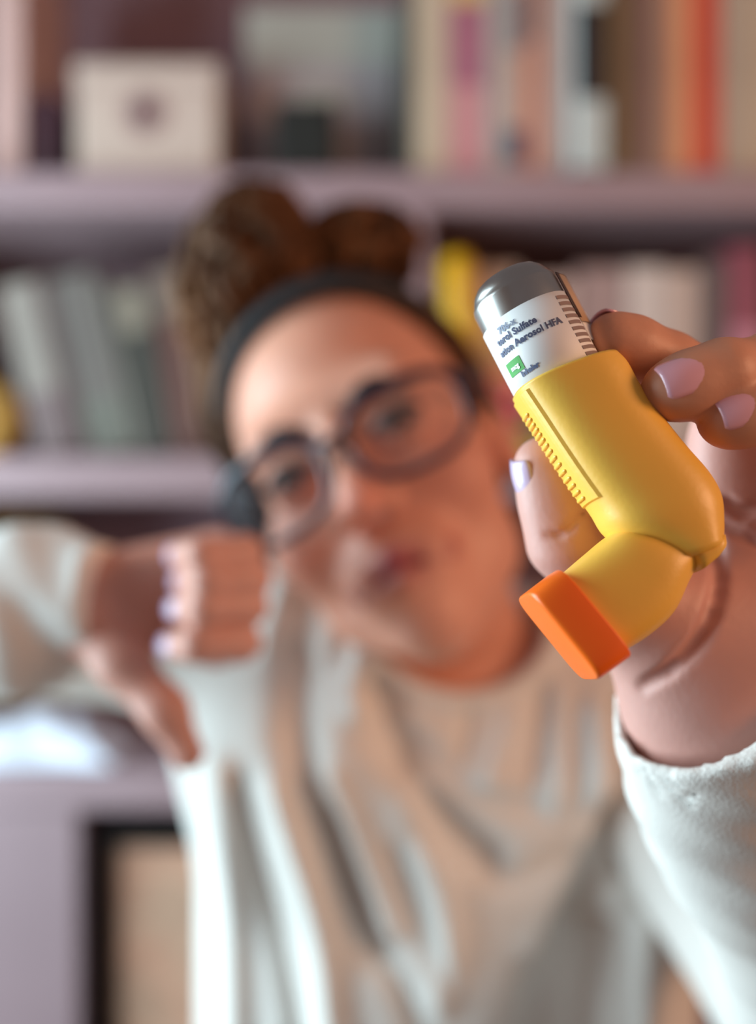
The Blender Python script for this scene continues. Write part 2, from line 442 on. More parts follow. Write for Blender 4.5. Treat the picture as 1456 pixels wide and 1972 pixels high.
# black framed brown board
fb = empty('framed_board', (xpx(170), D0+0.035, 0.10)); tag(fb, 'brown cork board in a black frame standing under the lower shelf', 'board')
W, Hh, t = 0.30, zpx(1598, D0+0.035)-0.10, 0.02
for lo, hi in (((0, 0, 0), (t, 0.025, Hh)), ((W-t, 0, 0), (W, 0.025, Hh)), ((t, 0, 0), (W-t, 0.025, t)), ((t, 0, Hh-t), (W-t, 0.025, Hh))):
    bevel(mesh_obj('frame_rail', *box_vf(lo, hi), BLACK, fb, smooth=False), 0.002)
mesh_obj('cork_panel', *box_vf((t, 0.010, t), (W-t, 0.02, Hh-t)), material('brown_cork', srgb(206, 158, 132), 0.85, 0.12, 40, col2=srgb(190, 156, 132)), fb, smooth=False)
# curved yellow toy with beads
ty = empty('bead_toy', tuple([xpx(1000, 1.127), 1.127, S2T])); ty_loc = np.array(ty.location); tag(ty, 'curved yellow plastic toy strung with orange, pink and green beads', 'toy')
YEL = material('toy_yellow', srgb(236, 184, 10), 0.35, 0.05)
def toyP(px, py, d=1.127): return P(px, py, d)-ty_loc
pts = spline([toyP(868, 492), toyP(876, 520), toyP(878, 590), toyP(896, 660), toyP(930, 722)], 24)
V, Fc = tube(pts, np.interp(np.linspace(0, 1, 24), [0, 0.08, 0.3, 0.7, 1], [0.008, 0.018, 0.021, 0.017, 0.010]), 14)
mesh_obj('yellow_arch', V, Fc, YEL, ty)
def ball_vf(c, r, n=12):
    rings = [[(c[0]+r*math.sin(a)*math.cos(t), c[1]+r*math.sin(a)*math.sin(t), c[2]+r*math.cos(a)) for t in np.arange(n)*2*math.pi/n] for a in np.linspace(0.05, math.pi-0.05, n)]
    return loft(rings)
for (px, py, r, c, nm) in ((944, 748, 0.017, (240, 112, 76), 'orange_bead'), (972, 778, 0.009, (206, 120, 110), 'pink_bead'), (992, 772, 0.011, (226, 60, 96), 'pink_bead'),
                       (1000, 808, 0.010, (214, 70, 90), 'pink_bead'), (966, 806, 0.012, (176, 140, 70), 'gold_bead'), (990, 838, 0.012, (130, 130, 64), 'green_bead'), (1016, 842, 0.010, (96, 156, 60), 'green_bead'), (1000, 872, 0.013, (120, 70, 96), 'purple_bead'), (1030, 868, 0.012, (150, 120, 80), 'gold_bead')):
    V, Fc = ball_vf(toyP(px, py), r); mesh_obj(nm, V, Fc, material(nm, srgb(*c), 0.4), ty)
V, Fc = tube([toyP(930, 722), toyP(960, 770), toyP(992, 806), toyP(1010, 850), toyP(1020, 876)], 0.0025, 6); mesh_obj('string', V, Fc, BLACK, ty)
V, Fc = join_vf([tube([toyP(1020, 868), toyP(1020, 877)], [0.020, 0.022], 16)]); mesh_obj('stand', V, Fc, YEL, ty)

# ------------------------------------------------------------------ inhaler
INH_C = P(1190, 880, 0.257)
av = norm([-0.57, 0.14, 0.82]); au = np.array([-0.82, -0.10, -0.57]); au = norm(au-(au@av)*av); aw = np.cross(au, av)
if aw[1] > 0: aw = -aw                                  # aw points to the camera
cam_o = np.array([0, 0, H0])
def onplane(px, py, off=0.0):
    ray = P(px, py, 1.0)-cam_o
    t = ((INH_C+aw*off-cam_o)@aw)/(ray@aw)
    return cam_o+ray*t
inh = empty('inhaler', tuple(onplane(1360, 1075))); inh_o = np.array(inh.location)
tag(inh, 'yellow inhaler with an orange cap held up between the fingers', 'inhaler')
YELLOW = material('inhaler_yellow', srgb(248, 192, 78), 0.38, 0.03, 40, 0.12, 700, sss=0.05, bdist=0.0004)
ORANGE = material('cap_orange', srgb(255, 112, 18), 0.35, 0.03, 40, sss=0.08)
def ring(front, back, hw, n=48, ex=2.6, cx=0.0):
    f = onplane(*front)-inh_o; b = onplane(*back)-inh_o; c = (f+b)/2; h = (f-b)/2; out = []
    for q in np.arange(n)*2*math.pi/n:
        cu, cw = math.cos(q), math.sin(q)
        su = math.copysign(abs(cu)**(2/ex), cu); sw = math.copysign(abs(cw)**(2/ex), cw)
        out.append(c+h*su+aw*hw*sw)
    return out
def resample(st, n):
    A = np.array([[*s[0], *s[1], s[2]] for s in st], float)
    B = spline(A, n)
    return [((b[0], b[1]), (b[2], b[3]), b[4]) for b in B]
body_st = [((990, 762), (1184, 690), .0138), ((1003, 782), (1203, 710), .0138), ((1030, 822), (1226, 752), .0138), ((1060, 868), (1258, 798), .0138),
           ((1100, 928), (1312, 866), .0138), ((1140, 985), (1357, 918), .0138), ((1172, 1031), (1380, 962), .0137), ((1236, 1056), (1384, 1012), .0124), ((1290, 1082), (1381, 1050), .0115)]
st = resample(body_st, 40)
outer = [ring(*s) for s in st]
top_in = [ring((993, 766), (1181, 694), .0129), ring((1030, 822), (1215, 752), .0127)]
# closed shell: inner wall down a little, rim, outside, bottom
bottom = [ring((1300, 1086), (1376, 1056), .0100)]
V1, F1 = loft([top_in[1], top_in[0]]+outer+bottom)
F1 = F1[:-2]+[F1[-1]]
# floor of the socket
F1.append(tuple(range(48))[::-1])
# foot lip
foot = [ring((1300, 1062), (1382, 1036), .0098, ex=4), ring((1310, 1076), (1384, 1052), .0098, ex=4), ring((1320, 1090), (1382, 1059), .0098, ex=4), ring((1330, 1105), (1370, 1073), .0092, ex=4), ring((1334, 1104), (1366, 1075), .0085, ex=4)]
V2, F2 = loft(foot)
mp_st = [((1225, 1006), (1352, 1068), .0080), ((1172, 1031), (1322, 1118), .0108), ((1128, 1066), (1292, 1180), .0112), ((1088, 1100), (1246, 1224), .0112), ((1058, 1124), (1186, 1262), .0108)]
V3, F3 = loft([ring(*s, ex=2.8) for s in resample(mp_st, 26)])
V, Fc = join_vf([(V1, F1), (V2, F2), (V3, F3)])
mesh_obj('actuator_body', V, Fc, YELLOW, inh)
# raised side panel with grip ribs on the front edge
def body_point(s, q, lift):
    """point on the body at station fraction s (0 rim, 1 bottom) and section angle q (0 front edge, pi/2 towards the camera)"""
    i = s*(len(st)-1); k = min(int(i), len(st)-2); t = i-k
    a = [np.array(st[k][j])*(1-t)+np.array(st[k+1][j])*t for j in range(2)]; hw = st[k][2]
    f = onplane(*a[0])-inh_o; b = onplane(*a[1])-inh_o; c = (f+b)/2; h = (f-b)/2; ex = 2.6
    def pt(q):
        cu, cw = math.cos(q), math.sin(q)
        return c+h*math.copysign(abs(cu)**(2/ex), cu)+aw*hw*math.copysign(abs(cw)**(2/ex), cw)
    p = pt(q); tq = pt(q+0.02)-pt(q-0.02); ax = norm(au*0+(-av))
    nrm = norm(np.cross(tq, ax)); 
    if nrm@(p-c) < 0: nrm = -nrm
    return p+nrm*lift
rows, colsn = 60, 14; V = []; Fc = []
q0, q1 = -0.62, 0.62; s0, s1 = 0.055, 0.60
for i in range(rows):
    for j in range(colsn):
        fi = i/(rows-1); fj = j/(colsn-1)
        edge = i in (0, rows-1) or j in (0, colsn-1)
        V.append(body_point(s0+(s1-s0)*fi, q0+(q1-q0)*fj, -0.0002 if edge else 0.00055))
for i in range(rows-1):
    for j in range(colsn-1): Fc.append((i*colsn+j, i*colsn+j+1, (i+1)*colsn+j+1, (i+1)*colsn+j))
mesh_obj('side_panel', V, Fc, YELLOW, inh, smooth=False)
for k in range(15):
    s = 0.19+k*0.027
    pts = [body_point(s, q, 0.0006) for q in np.linspace(-0.17, 0.17, 9)]
    V, Fc = tube(pts, [0.0002]+[0.00062]*7+[0.0002], 6)
    mesh_obj('grip_rib', V, Fc, YELLOW, inh)
# cap
cap_st = [((1067, 1105), (1197, 1262), .0124), ((1063, 1103), (1199, 1267), .0131), ((1013, 1141), (1149, 1303), .0133), ((1008, 1145), (1142, 1308), .0129), ((1007, 1149), (1137, 1309), .0122)]
V, Fc = loft([ring(*s, ex=5.5) for s in cap_st])
cp = mesh_obj('mouthpiece_cap', V, Fc, ORANGE, inh); bevel(cp, 0.0008, 3)
# canister (tilted a little in its socket)
ca = onplane(1034, 655); cb = onplane(1000, 590); cax = norm(cb-ca)          # up the canister
cax = norm(cax)
can_o = onplane(1010, 608)-inh_o                                             # centre at the label's top edge
cu_ = norm(np.cross(cax, [0, 1, 0])); cu_ = cu_ if cu_[0] > 0 else -cu_      # image right
cv_ = np.cross(cu_, cax); cv_ = cv_ if cv_[1] < 0 else -cv_                  # toward the camera
CR = 0.0120
def lathe(prof, n=64):
    return loft([[can_o+cax*h+(cu_*math.cos(q)+cv_*math.sin(q))*r for q in np.arange(n)*2*math.pi/n] for h, r in prof])
prof = [(-0.028, 0.0095), (-0.027, 0.0112), (-0.0265, CR), (0.0058, CR), (0.0068, CR-0.0003), (0.0074, CR-0.0009), (0.0080, CR-0.0010), (0.0098, CR-0.0020), (0.0112, CR-0.0034), (0.0116, CR-0.0042), (0.0114, 0.0058), (0.0106, 0.003), (0.0104, 0.0004)]
can = mesh_obj('canister', *lathe(prof), material('canister_aluminium', srgb(178, 176, 172), 0.30, 0.08, 60, metal=1.0), inh)
LABEL = material('label_white', srgb(238, 236, 234), 0.55, 0.02, 40)
def onlabel(ang, h, lift=0.0):      # ang: 0 = facing camera, + to image right
    return can_o+cax*h+(cu_*math.sin(ang)+cv_*math.cos(ang))*(CR+lift)
n = 90; angs = np.linspace(-2.6, 1.50, n); V = []
for a in angs:
    for h, l in ((-0.026, 0.0001), (-0.026, 0.00022), (-0.0002, 0.00022), (-0.0002, 0.0001)): V.append(onlabel(a, h, l))
Fc = [(i*4+j, i*4+j+1, (i+1)*4+j+1, (i+1)*4+j) for i in range(n-1) for j in range(3)]
mesh_obj('paper_label', V, Fc, LABEL, can)
# lifted end of the label, curling away on the right
def flap(name, a0, a1, h0, h1, lift, mat, skew=0.0):
    V = []; m = 14
    for i in range(m):
        t = i/(m-1); a = a0+(a1-a0)*t; l = 0.0003+lift*t**1.4
        for h in (h0+skew*t, h1+skew*0.4*t): V.append(onlabel(a, h, l))
    F = [(2*i, 2*i+1, 2*i+3, 2*i+2) for i in range(m-1)]
    o = mesh_obj(name, V, F, mat, can); md = o.modifiers.new('solid', 'SOLIDIFY'); md.thickness = 0.00025
    return o
flap('label_flap', 1.40, 1.98, -0.014, -0.0045, 0.0058, LABEL, -0.001)
flap('label_backing', 1.22, 1.78, -0.009, 0.0055, 0.0034, material('label_backing_tan', srgb(190, 158, 128), 0.5), 0.0)
flap('label_glue_edge', 1.14, 1.50, -0.008, 0.0056, 0.0009, material('label_glue_dark', srgb(60, 40, 36), 0.5), 0.0)
# print on the label
INK = material('ink_blue_grey', srgb(84, 90, 120), 0.6); INKF = material('ink_faint', srgb(150, 158, 178), 0.6); INKB = material('ink_brown_grey', srgb(140, 118, 112), 0.6)
GRN = material('ink_green', srgb(70, 160, 66), 0.6); WHT = material('ink_white', srgb(240, 246, 240), 0.6)
def label_text(name, txt, size, a_left, h, mat, sx=1.0, right=False, lift=0.0004):
    cu = bpy.data.curves.new('t', 'FONT'); cu.body = txt; cu.size = size; cu.resolution_u = 2; cu.offset = 0.00010
    o = bpy.data.objects.new('t', cu); C.objects.link(o)
    dg = bpy.context.evaluated_depsgraph_get(); me = o.evaluated_get(dg).to_mesh()
    V = np.array([v.co[:] for v in me.vertices]); Fc = [tuple(p.vertices) for p in me.polygons]
    o.to_mesh_clear(); bpy.data.objects.remove(o); bpy.data.curves.remove(cu)
    if right: V[:, 0] -= V[:, 0].max()
    W = [onlabel(a_left+v[0]*sx/CR, h+v[1], lift) for v in V]
    return mesh_obj(name, W, Fc, mat, can, smooth=False)
def patch(name, a0, a1, h0, h1, mat, lift=0.00035):
    V = []; m = 8
    for i in range(m):
        a = a0+(a1-a0)*i/(m-1); V += [onlabel(a, h0, lift), onlabel(a, h1, lift)]
    return mesh_obj(name, V, [(2*i, 2*i+2, 2*i+3, 2*i+1) for i in range(m-1)], mat, can, smooth=False)
label_text('print_line', '706-x', 0.0024, -0.42, -0.0038, INKF, right=True)
label_text('print_line', 'terol Sulfate', 0.0025, -0.04, -0.0062, INK, right=True)
label_text('print_line', 'ation Aerosol HFA', 0.0025, 0.46, -0.0090, INK, right=True)
patch('green_patch', -1.18, -0.72, -0.0150, -0.0112, GRN)
label_text('print_mark', 'mcg', 0.0018, -1.06, -0.0138, WHT, lift=0.0005)
label_text('print_line', 'Inhaler', 0.0020, -0.40, -0.0166, INK, right=True)
for k in range(11):
    h = -0.0020-k*0.00185
    patch('fine_print', 0.62, 1.16-0.06*(k % 3 == 1), h-0.00058, h+0.00045, INKB)

# ------------------------------------------------------------------ person
person = empty('person', (0.05, 0.68, 0.0)); po = np.array(person.location)
tag(person, 'woman in glasses and a loose white shirt giving thumbs down and holding up an inhaler', 'person')
SKIN = material('skin', None, 0.5, 0.05, 60, 0.15, 500, sss=0.12, attr='skin', bdist=0.0006)
SHIRT = material('shirt_white_cotton', srgb(222, 217, 210), 0.9, 0.03, 25, 0.35, 900, bdist=0.0008)
HAIR = material('hair_brown', srgb(62, 40, 26), 0.65, 0.25, 40, col2=srgb(104, 66, 38), spec=0.15)
NAIL = material('nail_pink', srgb(226, 170, 184), 0.22, 0.02, 40, coat=0.4)
NAILL = material('nail_lavender', srgb(208, 186, 216), 0.22, 0.02, 40, coat=0.4)
BASE = np.array(srgb(218, 152, 126)); PALMC = np.array(srgb(204, 152, 140)); LIPC = np.array(srgb(150, 58, 66)); REDC = np.array(srgb(206, 128, 108))
def pchild(o): 
    child(o, person); return o

# ---- head, neck, chest (head-local frame: x right, y back, z up)
ro, yw, pt_ = math.radians(28), math.radians(9), math.radians(-9)
Rroll = np.array([[math.cos(ro), 0, -math.sin(ro)], [0, 1, 0], [math.sin(ro), 0, math.cos(ro)]])
Ryaw = np.array([[math.cos(yw), math.sin(yw), 0], [-math.sin(yw), math.cos(yw), 0], [0, 0, 1]])
Rp = np.array([[1, 0, 0], [0, math.cos(pt_), -math.sin(pt_)], [0, math.sin(pt_), math.cos(pt_)]])
HR = Rroll@Ryaw@Rp; HO = P(728, 908, 0.60)
def h2w(p): return (np.atleast_2d(p)@HR.T+HO)
def w2h(p): return HR.T@(np.asarray(p)-HO)
hf = Field((-0.20, -0.135, -0.30), (0.20, 0.135, 0.135), 0.0022)
neck_b = w2h(P(905, 1345, 0.685)); 
hf.ellipsoid((0, .018, .035), (.0735, .092, .086), 0.0)
hf.ellipsoid((0, -.018, -.035), (.060, .066, .074), .03)
hf.capsule((-.034, -.035, -.072), (0, -.066, -.096), .024, .019, .02)
hf.capsule((.034, -.035, -.072), (0, -.066, -.096), .024, .019, .02)
hf.capsule((-.038, -.070, .024), (.038, -.070, .024), .015, .015, .02)
for sx in (-1, 1):
    hf.ellipsoid((sx*.041, -.054, -.030), (.026, .026, .026), .02)
    hf.ellipsoid((sx*.033, -.100, .000), (.020, .018, .014), .012, 'sub')
    hf.ellipsoid((sx*.033, -.0765, .001), (.0150, .0138, .0130), .004)       # lids over the eyeball
    hf.ellipsoid((sx*.033, -.0905, -.0005), (.0115, .0060, .0020), .0012, 'sub')
hf.capsule((0, -.084, .016), (0, -.106, -.026), .0075, .0095, .010)
hf.ellipsoid((0, -.108, -.031), (.0105, .0105, .0095), .006)
for sx in (-1, 1): hf.ellipsoid((sx*.0125, -.097, -.034), (.0082, .0095, .0075), .005)
for sx in (-1, 1): hf.ellipsoid((sx*.0065, -.103, -.042), (.0034, .0046, .004), .003, 'sub')
hf.ellipsoid((0, -.080, -.066), (.030, .016, .022), .015)
up = [np.array([x, -.0925+abs(x)*.42+x*x*6, -.0625-abs(x)*.12-x*x*3]) for x in (-.024, -.012, -.005, 0, .005, .012, .024)]
lw = [np.array([x, -.0915+abs(x)*.40+x*x*6, -.0725+x*x*4]) for x in (-.021, -.010, 0, .010, .021)]
hf.chain(up, [.0030, .0052, .0060, .0056, .0060, .0052, .0030], .004)
hf.chain(lw, [.0030, .0064, .0072, .0064, .0030], .004)
ml = [np.array([x, -.0985+abs(x)*.44+x*x*6, -.0672-abs(x)*.10-x*x*4]) for x in (-.025, -.012, 0, .012, .025)]
hf.chain(ml, [.0018]*5, .002, mode='sub')
for sx in (-1, 1):
    hf.ellipsoid((sx*.0745, .012, -.012), (.010, .019, .031), .008); hf.ellipsoid((sx*.0845, .006, -.010), (.006, .011, .019), .004, 'sub')
hf.capsule((0, .034, -.045), neck_b, .046, .052, .022)
# throat, collar bones, chest plate under the shirt
sh_r, sh_l = P(455, 1225, 0.67), P(1225, 1440, 0.66)
for s in (sh_r, sh_l): hf.capsule(neck_b, w2h(s), .046, .028, .03)
V, Q = hf.mesh(); Vl = V; Vw = h2w(V)
col = np.tile(BASE, (len(V), 1))
def blend(col, wgt, c): wgt = np.clip(wgt, 0, 1)[:, None]; return col*(1-wgt)+c*wgt
def seg_dist(Vv, pts):
    best = np.full(len(Vv), 9.0)
    for a, b in zip(pts[:-1], pts[1:]):
        ab = b-a; t = np.clip(((Vv-a)@ab)/(ab@ab), 0, 1); best = np.minimum(best, np.linalg.norm(Vv-a-t[:, None]*ab, axis=1))
    return best
for sx in (-1, 1): col = blend(col, 0.55*np.exp(-(np.linalg.norm(Vl-np.array([sx*.045, -.075, -.032]), axis=1)/.026)**2), REDC)
col = blend(col, 0.6*np.exp(-(np.linalg.norm(Vl-np.array([0, -.11, -.032]), axis=1)/.016)**2), np.array(srgb(214, 124, 108)))
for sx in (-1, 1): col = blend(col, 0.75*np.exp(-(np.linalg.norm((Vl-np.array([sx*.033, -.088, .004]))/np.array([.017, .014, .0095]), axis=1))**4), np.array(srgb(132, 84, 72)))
ld = np.minimum(seg_dist(Vl, up), seg_dist(Vl, lw)); col = blend(col, (0.0095-ld)/.003, LIPC)
head_part, head_col = (Vw, Q), col

# ---- hand that holds the inhaler (world frame)
hw = Field(P(940, 560, 0.285)*np.array([1, 0, 1])+np.array([0, 0.228, 0])-np.array([0.01, 0, 0.16]), (0.205, 0.345, H0+0.075), 0.0011)
hw.lo = np.array([hw.ax[0][0], hw.ax[1][0], hw.ax[2][0]], float)
WR = P(1395, 1430, 0.302)
mcp = {'i': P(1405, 862, .300), 'm': P(1512, 858, .304), 'r': P(1612, 900, .304), 'p': P(1690, 980, .302)}
hw.capsule(WR, P(1412, 1540, .312), .024, .026, .02, squash=(np.array([0, 1, 0]), 0.78))
for k_, r0, r1 in (('i', .0135, .0115), ('m', .0140, .0115), ('r', .0140, .0112), ('p', .0135, .0105)):
    hw.capsule(WR+(mcp[k_]-WR)*0.06, mcp[k_], r0, r1, .016)
TC, TM, TI, TT = P(1350, 1335, .298), P(1214, 1160, .288), P(1092, 1042, .2805), P(1046, 897, .2765)
hw.capsule(WR, TC, .020, .020, .014)
hw.capsule(TC, TM, .0205, .0135, .014)
hw.capsule(P(1390, 1210, .296), TM, .020, .012, .014)
hw.capsule(P(1478, 1300, .302), P(1640, 1080, .303), .0150, .0140, .014)
hw.capsule(TM, TI, .0130, .0106, .006)
hw.capsule(TI, TT, .0108, .0082, .004)
hw.ellipsoid(TT*0.6+TI*0.4+np.array([.0012, -.001, 0]), (.0095, .0088, .0125), .006)
fing = {'i': [P(1402, 745, .289), P(1282, 702, .2715), P(1183, 655, .2645)],
        'm': [P(1500, 706, .268), P(1392, 722, .2545), P(1290, 754, .2525)],
        'r': [P(1590, 760, .268), P(1485, 778, .2545), P(1396, 808, .2535)],
        'p': [P(1680, 905, .272), P(1600, 905, .262), P(1530, 925, .264)]}
fr = {'i': (.0108, .0093, .0084, .0075), 'm': (.0110, .0094, .0084, .0074), 'r': (.0105, .0090, .0080, .0070), 'p': (.0095, .0080, .0070, .0062)}
allf = []
for k_ in 'ipmr':
    f = Field.__new__(Field); f.h = hw.h; f.lo = hw.lo; f.ax = hw.ax; f.F = np.full(hw.F.shape, 1.0, np.float32)
    f.chain([mcp[k_]]+fing[k_], list(fr[k_]), .005)
    a = fing[k_][1]; b = fing[k_][2]
    f.ellipsoid(a*0.35+b*0.65, (.0086 if k_ != 'p' else .007,)*3, .004)
    allf.append(f.F)
FF = allf[0]
for g in allf[1:]:                                     # neighbouring fingers touch with a crisp groove between them
    k = 0.0012; h = np.maximum(k-np.abs(FF-g), 0)/k; FF = np.minimum(FF, g)-h*h*k*0.25
k = 0.006; h = np.maximum(k-np.abs(hw.F-FF), 0)/k
hw.F = np.minimum(hw.F, FF)-h*h*k*0.25
# creases follow the surface the camera side of the palm shows
def on_skin(fld, px, py, d0=.262, d1=.33):
    for dd in np.arange(d0, d1, .0006):
        p = P(px, py, dd); ix = [int(round((p[q]-fld.ax[q][0])/fld.h)) for q in range(3)]
        if all(0 <= ix[q] < fld.F.shape[q] for q in range(3)) and fld.F[tuple(ix)] < 0: return p
    return None
def crease(fld, pxs, r, k=.0022, n=16, d0=.262):
    pts = [on_skin(fld, p[0], p[1], d0) for p in spline([(*p, 0) for p in pxs], n)]
    pts = [p for p in pts if p is not None]
    fld.chain(pts, list(r*np.sin(np.linspace(.35, math.pi-.35, len(pts)))), k, mode='sub')
crease(hw, [(1368, 1010), (1384, 1100), (1366, 1190), (1310, 1272), (1235, 1325)], .0012, .0030, 26)
crease(hw, [(1048, 1032), (1092, 1024), (1125, 985)], .0006, .0012)
crease(hw, [(1390, 960), (1430, 985), (1470, 975)], .0012); crease(hw, [(1385, 1010), (1430, 1030), (1470, 1050)], .0010)
Vh, Qh = hw.mesh()
colh = np.tile(PALMC, (len(Vh), 1))
fd = np.full(len(Vh), 9.0)
for k_ in fing: fd = np.minimum(fd, seg_dist(Vh, fing[k_]))
colh = blend(colh, (0.0135-fd)/.003, np.array(srgb(206, 146, 116)))
hand_part = (Vh, Qh)

# ---- thumbs-down hand
g = Field(P(40, 1000, 0.44)*np.array([1, 0, 1])+np.array([-0.03, 0.425, 0])-np.array([0, 0, 0.145]), P(540, 1000, 0.48)*np.array([1, 0, 1])+np.array([0.0, 0.535, 0.01]), 0.0014)
g.lo = np.array([g.ax[0][0], g.ax[1][0], g.ax[2][0]], float)
W2 = P(95, 1150, .492)
ys = {'p': 1066, 'r': 1116, 'm': 1168, 'i': 1238}
mc2 = {k_: P(418, y, .497) for k_, y in ys.items()}
g.capsule(P(-40, 1150, .50), W2, .024, .023, .01)
for k_ in 'prmi': g.capsule(W2, mc2[k_], .0150, .0125, .014)
AF = None
f2tip = {}
for k_, y in ys.items():
    sh = {'p': 4, 'r': 16, 'm': 10, 'i': -4}[k_]
    pts = [mc2[k_], P(466+sh, y-2, .464), P(384+sh, y+2, .447), P(342+sh, y+4, .4595 if k_ in 'mi' else .468)]
    f2tip[k_] = pts
    f = Field.__new__(Field); f.h = g.h; f.lo = g.lo; f.ax = g.ax; f.F = np.full(g.F.shape, 1.0, np.float32)
    f.chain(pts, [.0105, .0090, .0080, .0072] if k_ != 'p' else [.0095, .0080, .0070, .0064], .005)
    if AF is None: AF = f.F
    else:
        k = .0016; h = np.maximum(k-np.abs(AF-f.F), 0)/k; AF = np.minimum(AF, f.F)-h*h*k*.25
k = .005; h = np.maximum(k-np.abs(g.F-AF), 0)/k; g.F = np.minimum(g.F, AF)-h*h*k*.25
t2 = [P(165, 1188, .488), P(236, 1275, .474), P(318, 1368, .466), P(362, 1452, .464)]
g.capsule(W2, t2[0], .019, .0165, .012)
g.chain(t2, [.0170, .0125, .0102, .0078], .008)
Vf, Qf = g.mesh()
colf = np.tile(PALMC*0.6+BASE*0.4, (len(Vf), 1))

# ---- arm and torso core that joins everything (hidden by the shirt)
el_r = P(-330, 1165, .62); el_l = np.array([.232, .44, H0-.275])
tor_c = np.array([.045, .685, H0-.25])
bf = Field((-.42, .28, H0-.62), (.34, .80, H0-.02), 0.005)
bf.chain([sh_r, el_r, W2], [.032, .030, .020], .01); bf.chain([sh_l, el_l, WR], [.030, .028, .020], .01)
bf.capsule(tor_c+np.array([0, 0, .12]), tor_c+np.array([0, 0, -.3]), .082, .082, .02)
bf.capsule(sh_r, sh_l, .035, .035, .02); bf.capsule(tor_c+np.array([0, 0, .12]), P(905, 1345, .685), .06, .05, .03)
Vb, Qb = bf.mesh(); colb = np.tile(BASE, (len(Vb), 1))
body = fast_obj('body', [head_part, hand_part, (Vf, Qf), (Vb, Qb)], SKIN, person, [head_col, colh, colf, colb])

# ---- fingernails
def nail(c, fwd, nrm, L, W, mat):
    c = np.asarray(c); fwd = norm(fwd); nrm = norm(nrm-(nrm@fwd)*fwd); side = np.cross(fwd, nrm)
    V = []; Fc = []; n, m = 13, 11; R = W*0.62; th0 = math.asin(min(0.98, W/2/R))
    for i in range(n):
        s = i/(n-1)*2-1
        wd = (1-max(0, -s)**3.2*0.75)*(1-max(0, s)**6*0.25)     # rounded cuticle, squared tip
        for j in range(m):
            t = (j/(m-1)*2-1)*wd*th0
            V.append(c+fwd*(s*L/2)+side*R*math.sin(t)+nrm*(R*(math.cos(t)-1)-0.0012*s*s*(1 if s > 0 else 0.5)))
    for i in range(n-1):
        for j in range(m-1): Fc.append((i*m+j, i*m+j+1, (i+1)*m+j+1, (i+1)*m+j))
    o = mesh_obj('fingernail', np.array(V)-po, Fc, mat, person)
    md = o.modifiers.new('solid', 'SOLIDIFY'); md.thickness = 0.0007; md.offset = 0.3
    return o
def tip_nail(pts, r, nrm, L, W, mat, back=0.0):
    fwd = norm(pts[-1]-pts[-2]); nrm = norm(nrm-(nrm@fwd)*fwd)
    return nail(pts[-1]-fwd*back+nrm*r, fwd, nrm, L, W, mat)
tip_nail(fing['m'], .0091, np.array([-.05, -.93, .36]), .0128, .0098, NAIL, .0020)
tip_nail(fing['r'], .0088, np.array([-.05, -.95, .30]), .0126, .0096, NAIL, .0024)
tip_nail(fing['i'], .0076, np.array([.10, .60, .80]), .0110, .0095, NAIL, .000)
tip_nail([TI, TT], .0092, np.array([-1.0, -.30, .1]), .0135, .0112, NAILL, .0025)
tip_nail(fing['p'], .0062, np.array([0, -.9, .4]), .009, .0078, NAIL)
for k_ in 'prmi': tip_nail(f2tip[k_], .0072 if k_ != 'p' else .0062, np.array([-.62, -.76, .05]), .0112, .0096, NAILL, .0005)
tip_nail(t2, .0078, np.array([.75, .55, .3]), .0115, .0105, NAILL, .001)

# ---- shirt
def foldpts(pp, d=0.60): return [np.array([(p[0]-728)/FPX*d, (p[1]-986)/FPX*d]) for p in pp]
folds = [  # (polyline in photo pixels, half width px, height m): + ridges, - valleys
    ([(585, 1270), (590, 1420), (655, 1600), (720, 1800)], 36, -.012), ([(722, 1310), (790, 1480), (930, 1620)], 30, -.013),
    ([(470, 1480), (520, 1720), (575, 1972), (610, 2300)], 17, -.008), ([(640, 1540), (700, 1740), (800, 1930), (880, 2250)], 20, -.008),
    ([(760, 1600), (820, 1750), (870, 1900)], 14, -.005),
    ([(1150, 1560), (1075, 1760), (1010, 1980), (960, 2300)], 44, -.022), ([(1195, 1360), (1185, 1660)], 24, -.014), ([(1120, 1800), (1110, 1980), (1100, 2300)], 52, -.018),
    ([(430, 1470), (440, 1980), (450, 2300)], 34, .010), ([(540, 1480), (610, 1750), (640, 1980), (670, 2300)], 26, .011), ([(640, 1460), (750, 1760)], 22, .008),
    ([(690, 1200), (690, 1340)], 24, .009), ([(540, 1130), (515, 1240)], 16, .007), ([(600, 1150), (575, 1260)], 11, -.006), ([(640, 1150), (628, 1260)], 14, .006),
    ([(780, 1490), (850, 1720), (850, 1880)], 30, .008), ([(1140, 1360), (1120, 1560), (1020, 1800)], 26, .010), ([(1235, 1760), (1240, 1980), (1240, 2300)], 30, .010),
    ([(980, 1360), (930, 1480)], 16, .004), ([(1040, 1330), (1000, 1520)], 14, -.004), ([(1075, 1320), (1055, 1540)], 14, .005), ([(900, 1360), (880, 1440)], 14, -.004),
    ([(790, 1400), (900, 1500), (1060, 1540)], 20, -.004), ([(800, 1560), (950, 1660), (1080, 1620)], 24, -.005)]
sf = Field((-.24, .47, H0-.62), (.30, .82, H0-.00), 0.0032)
X, Y, Z = sf.grid()
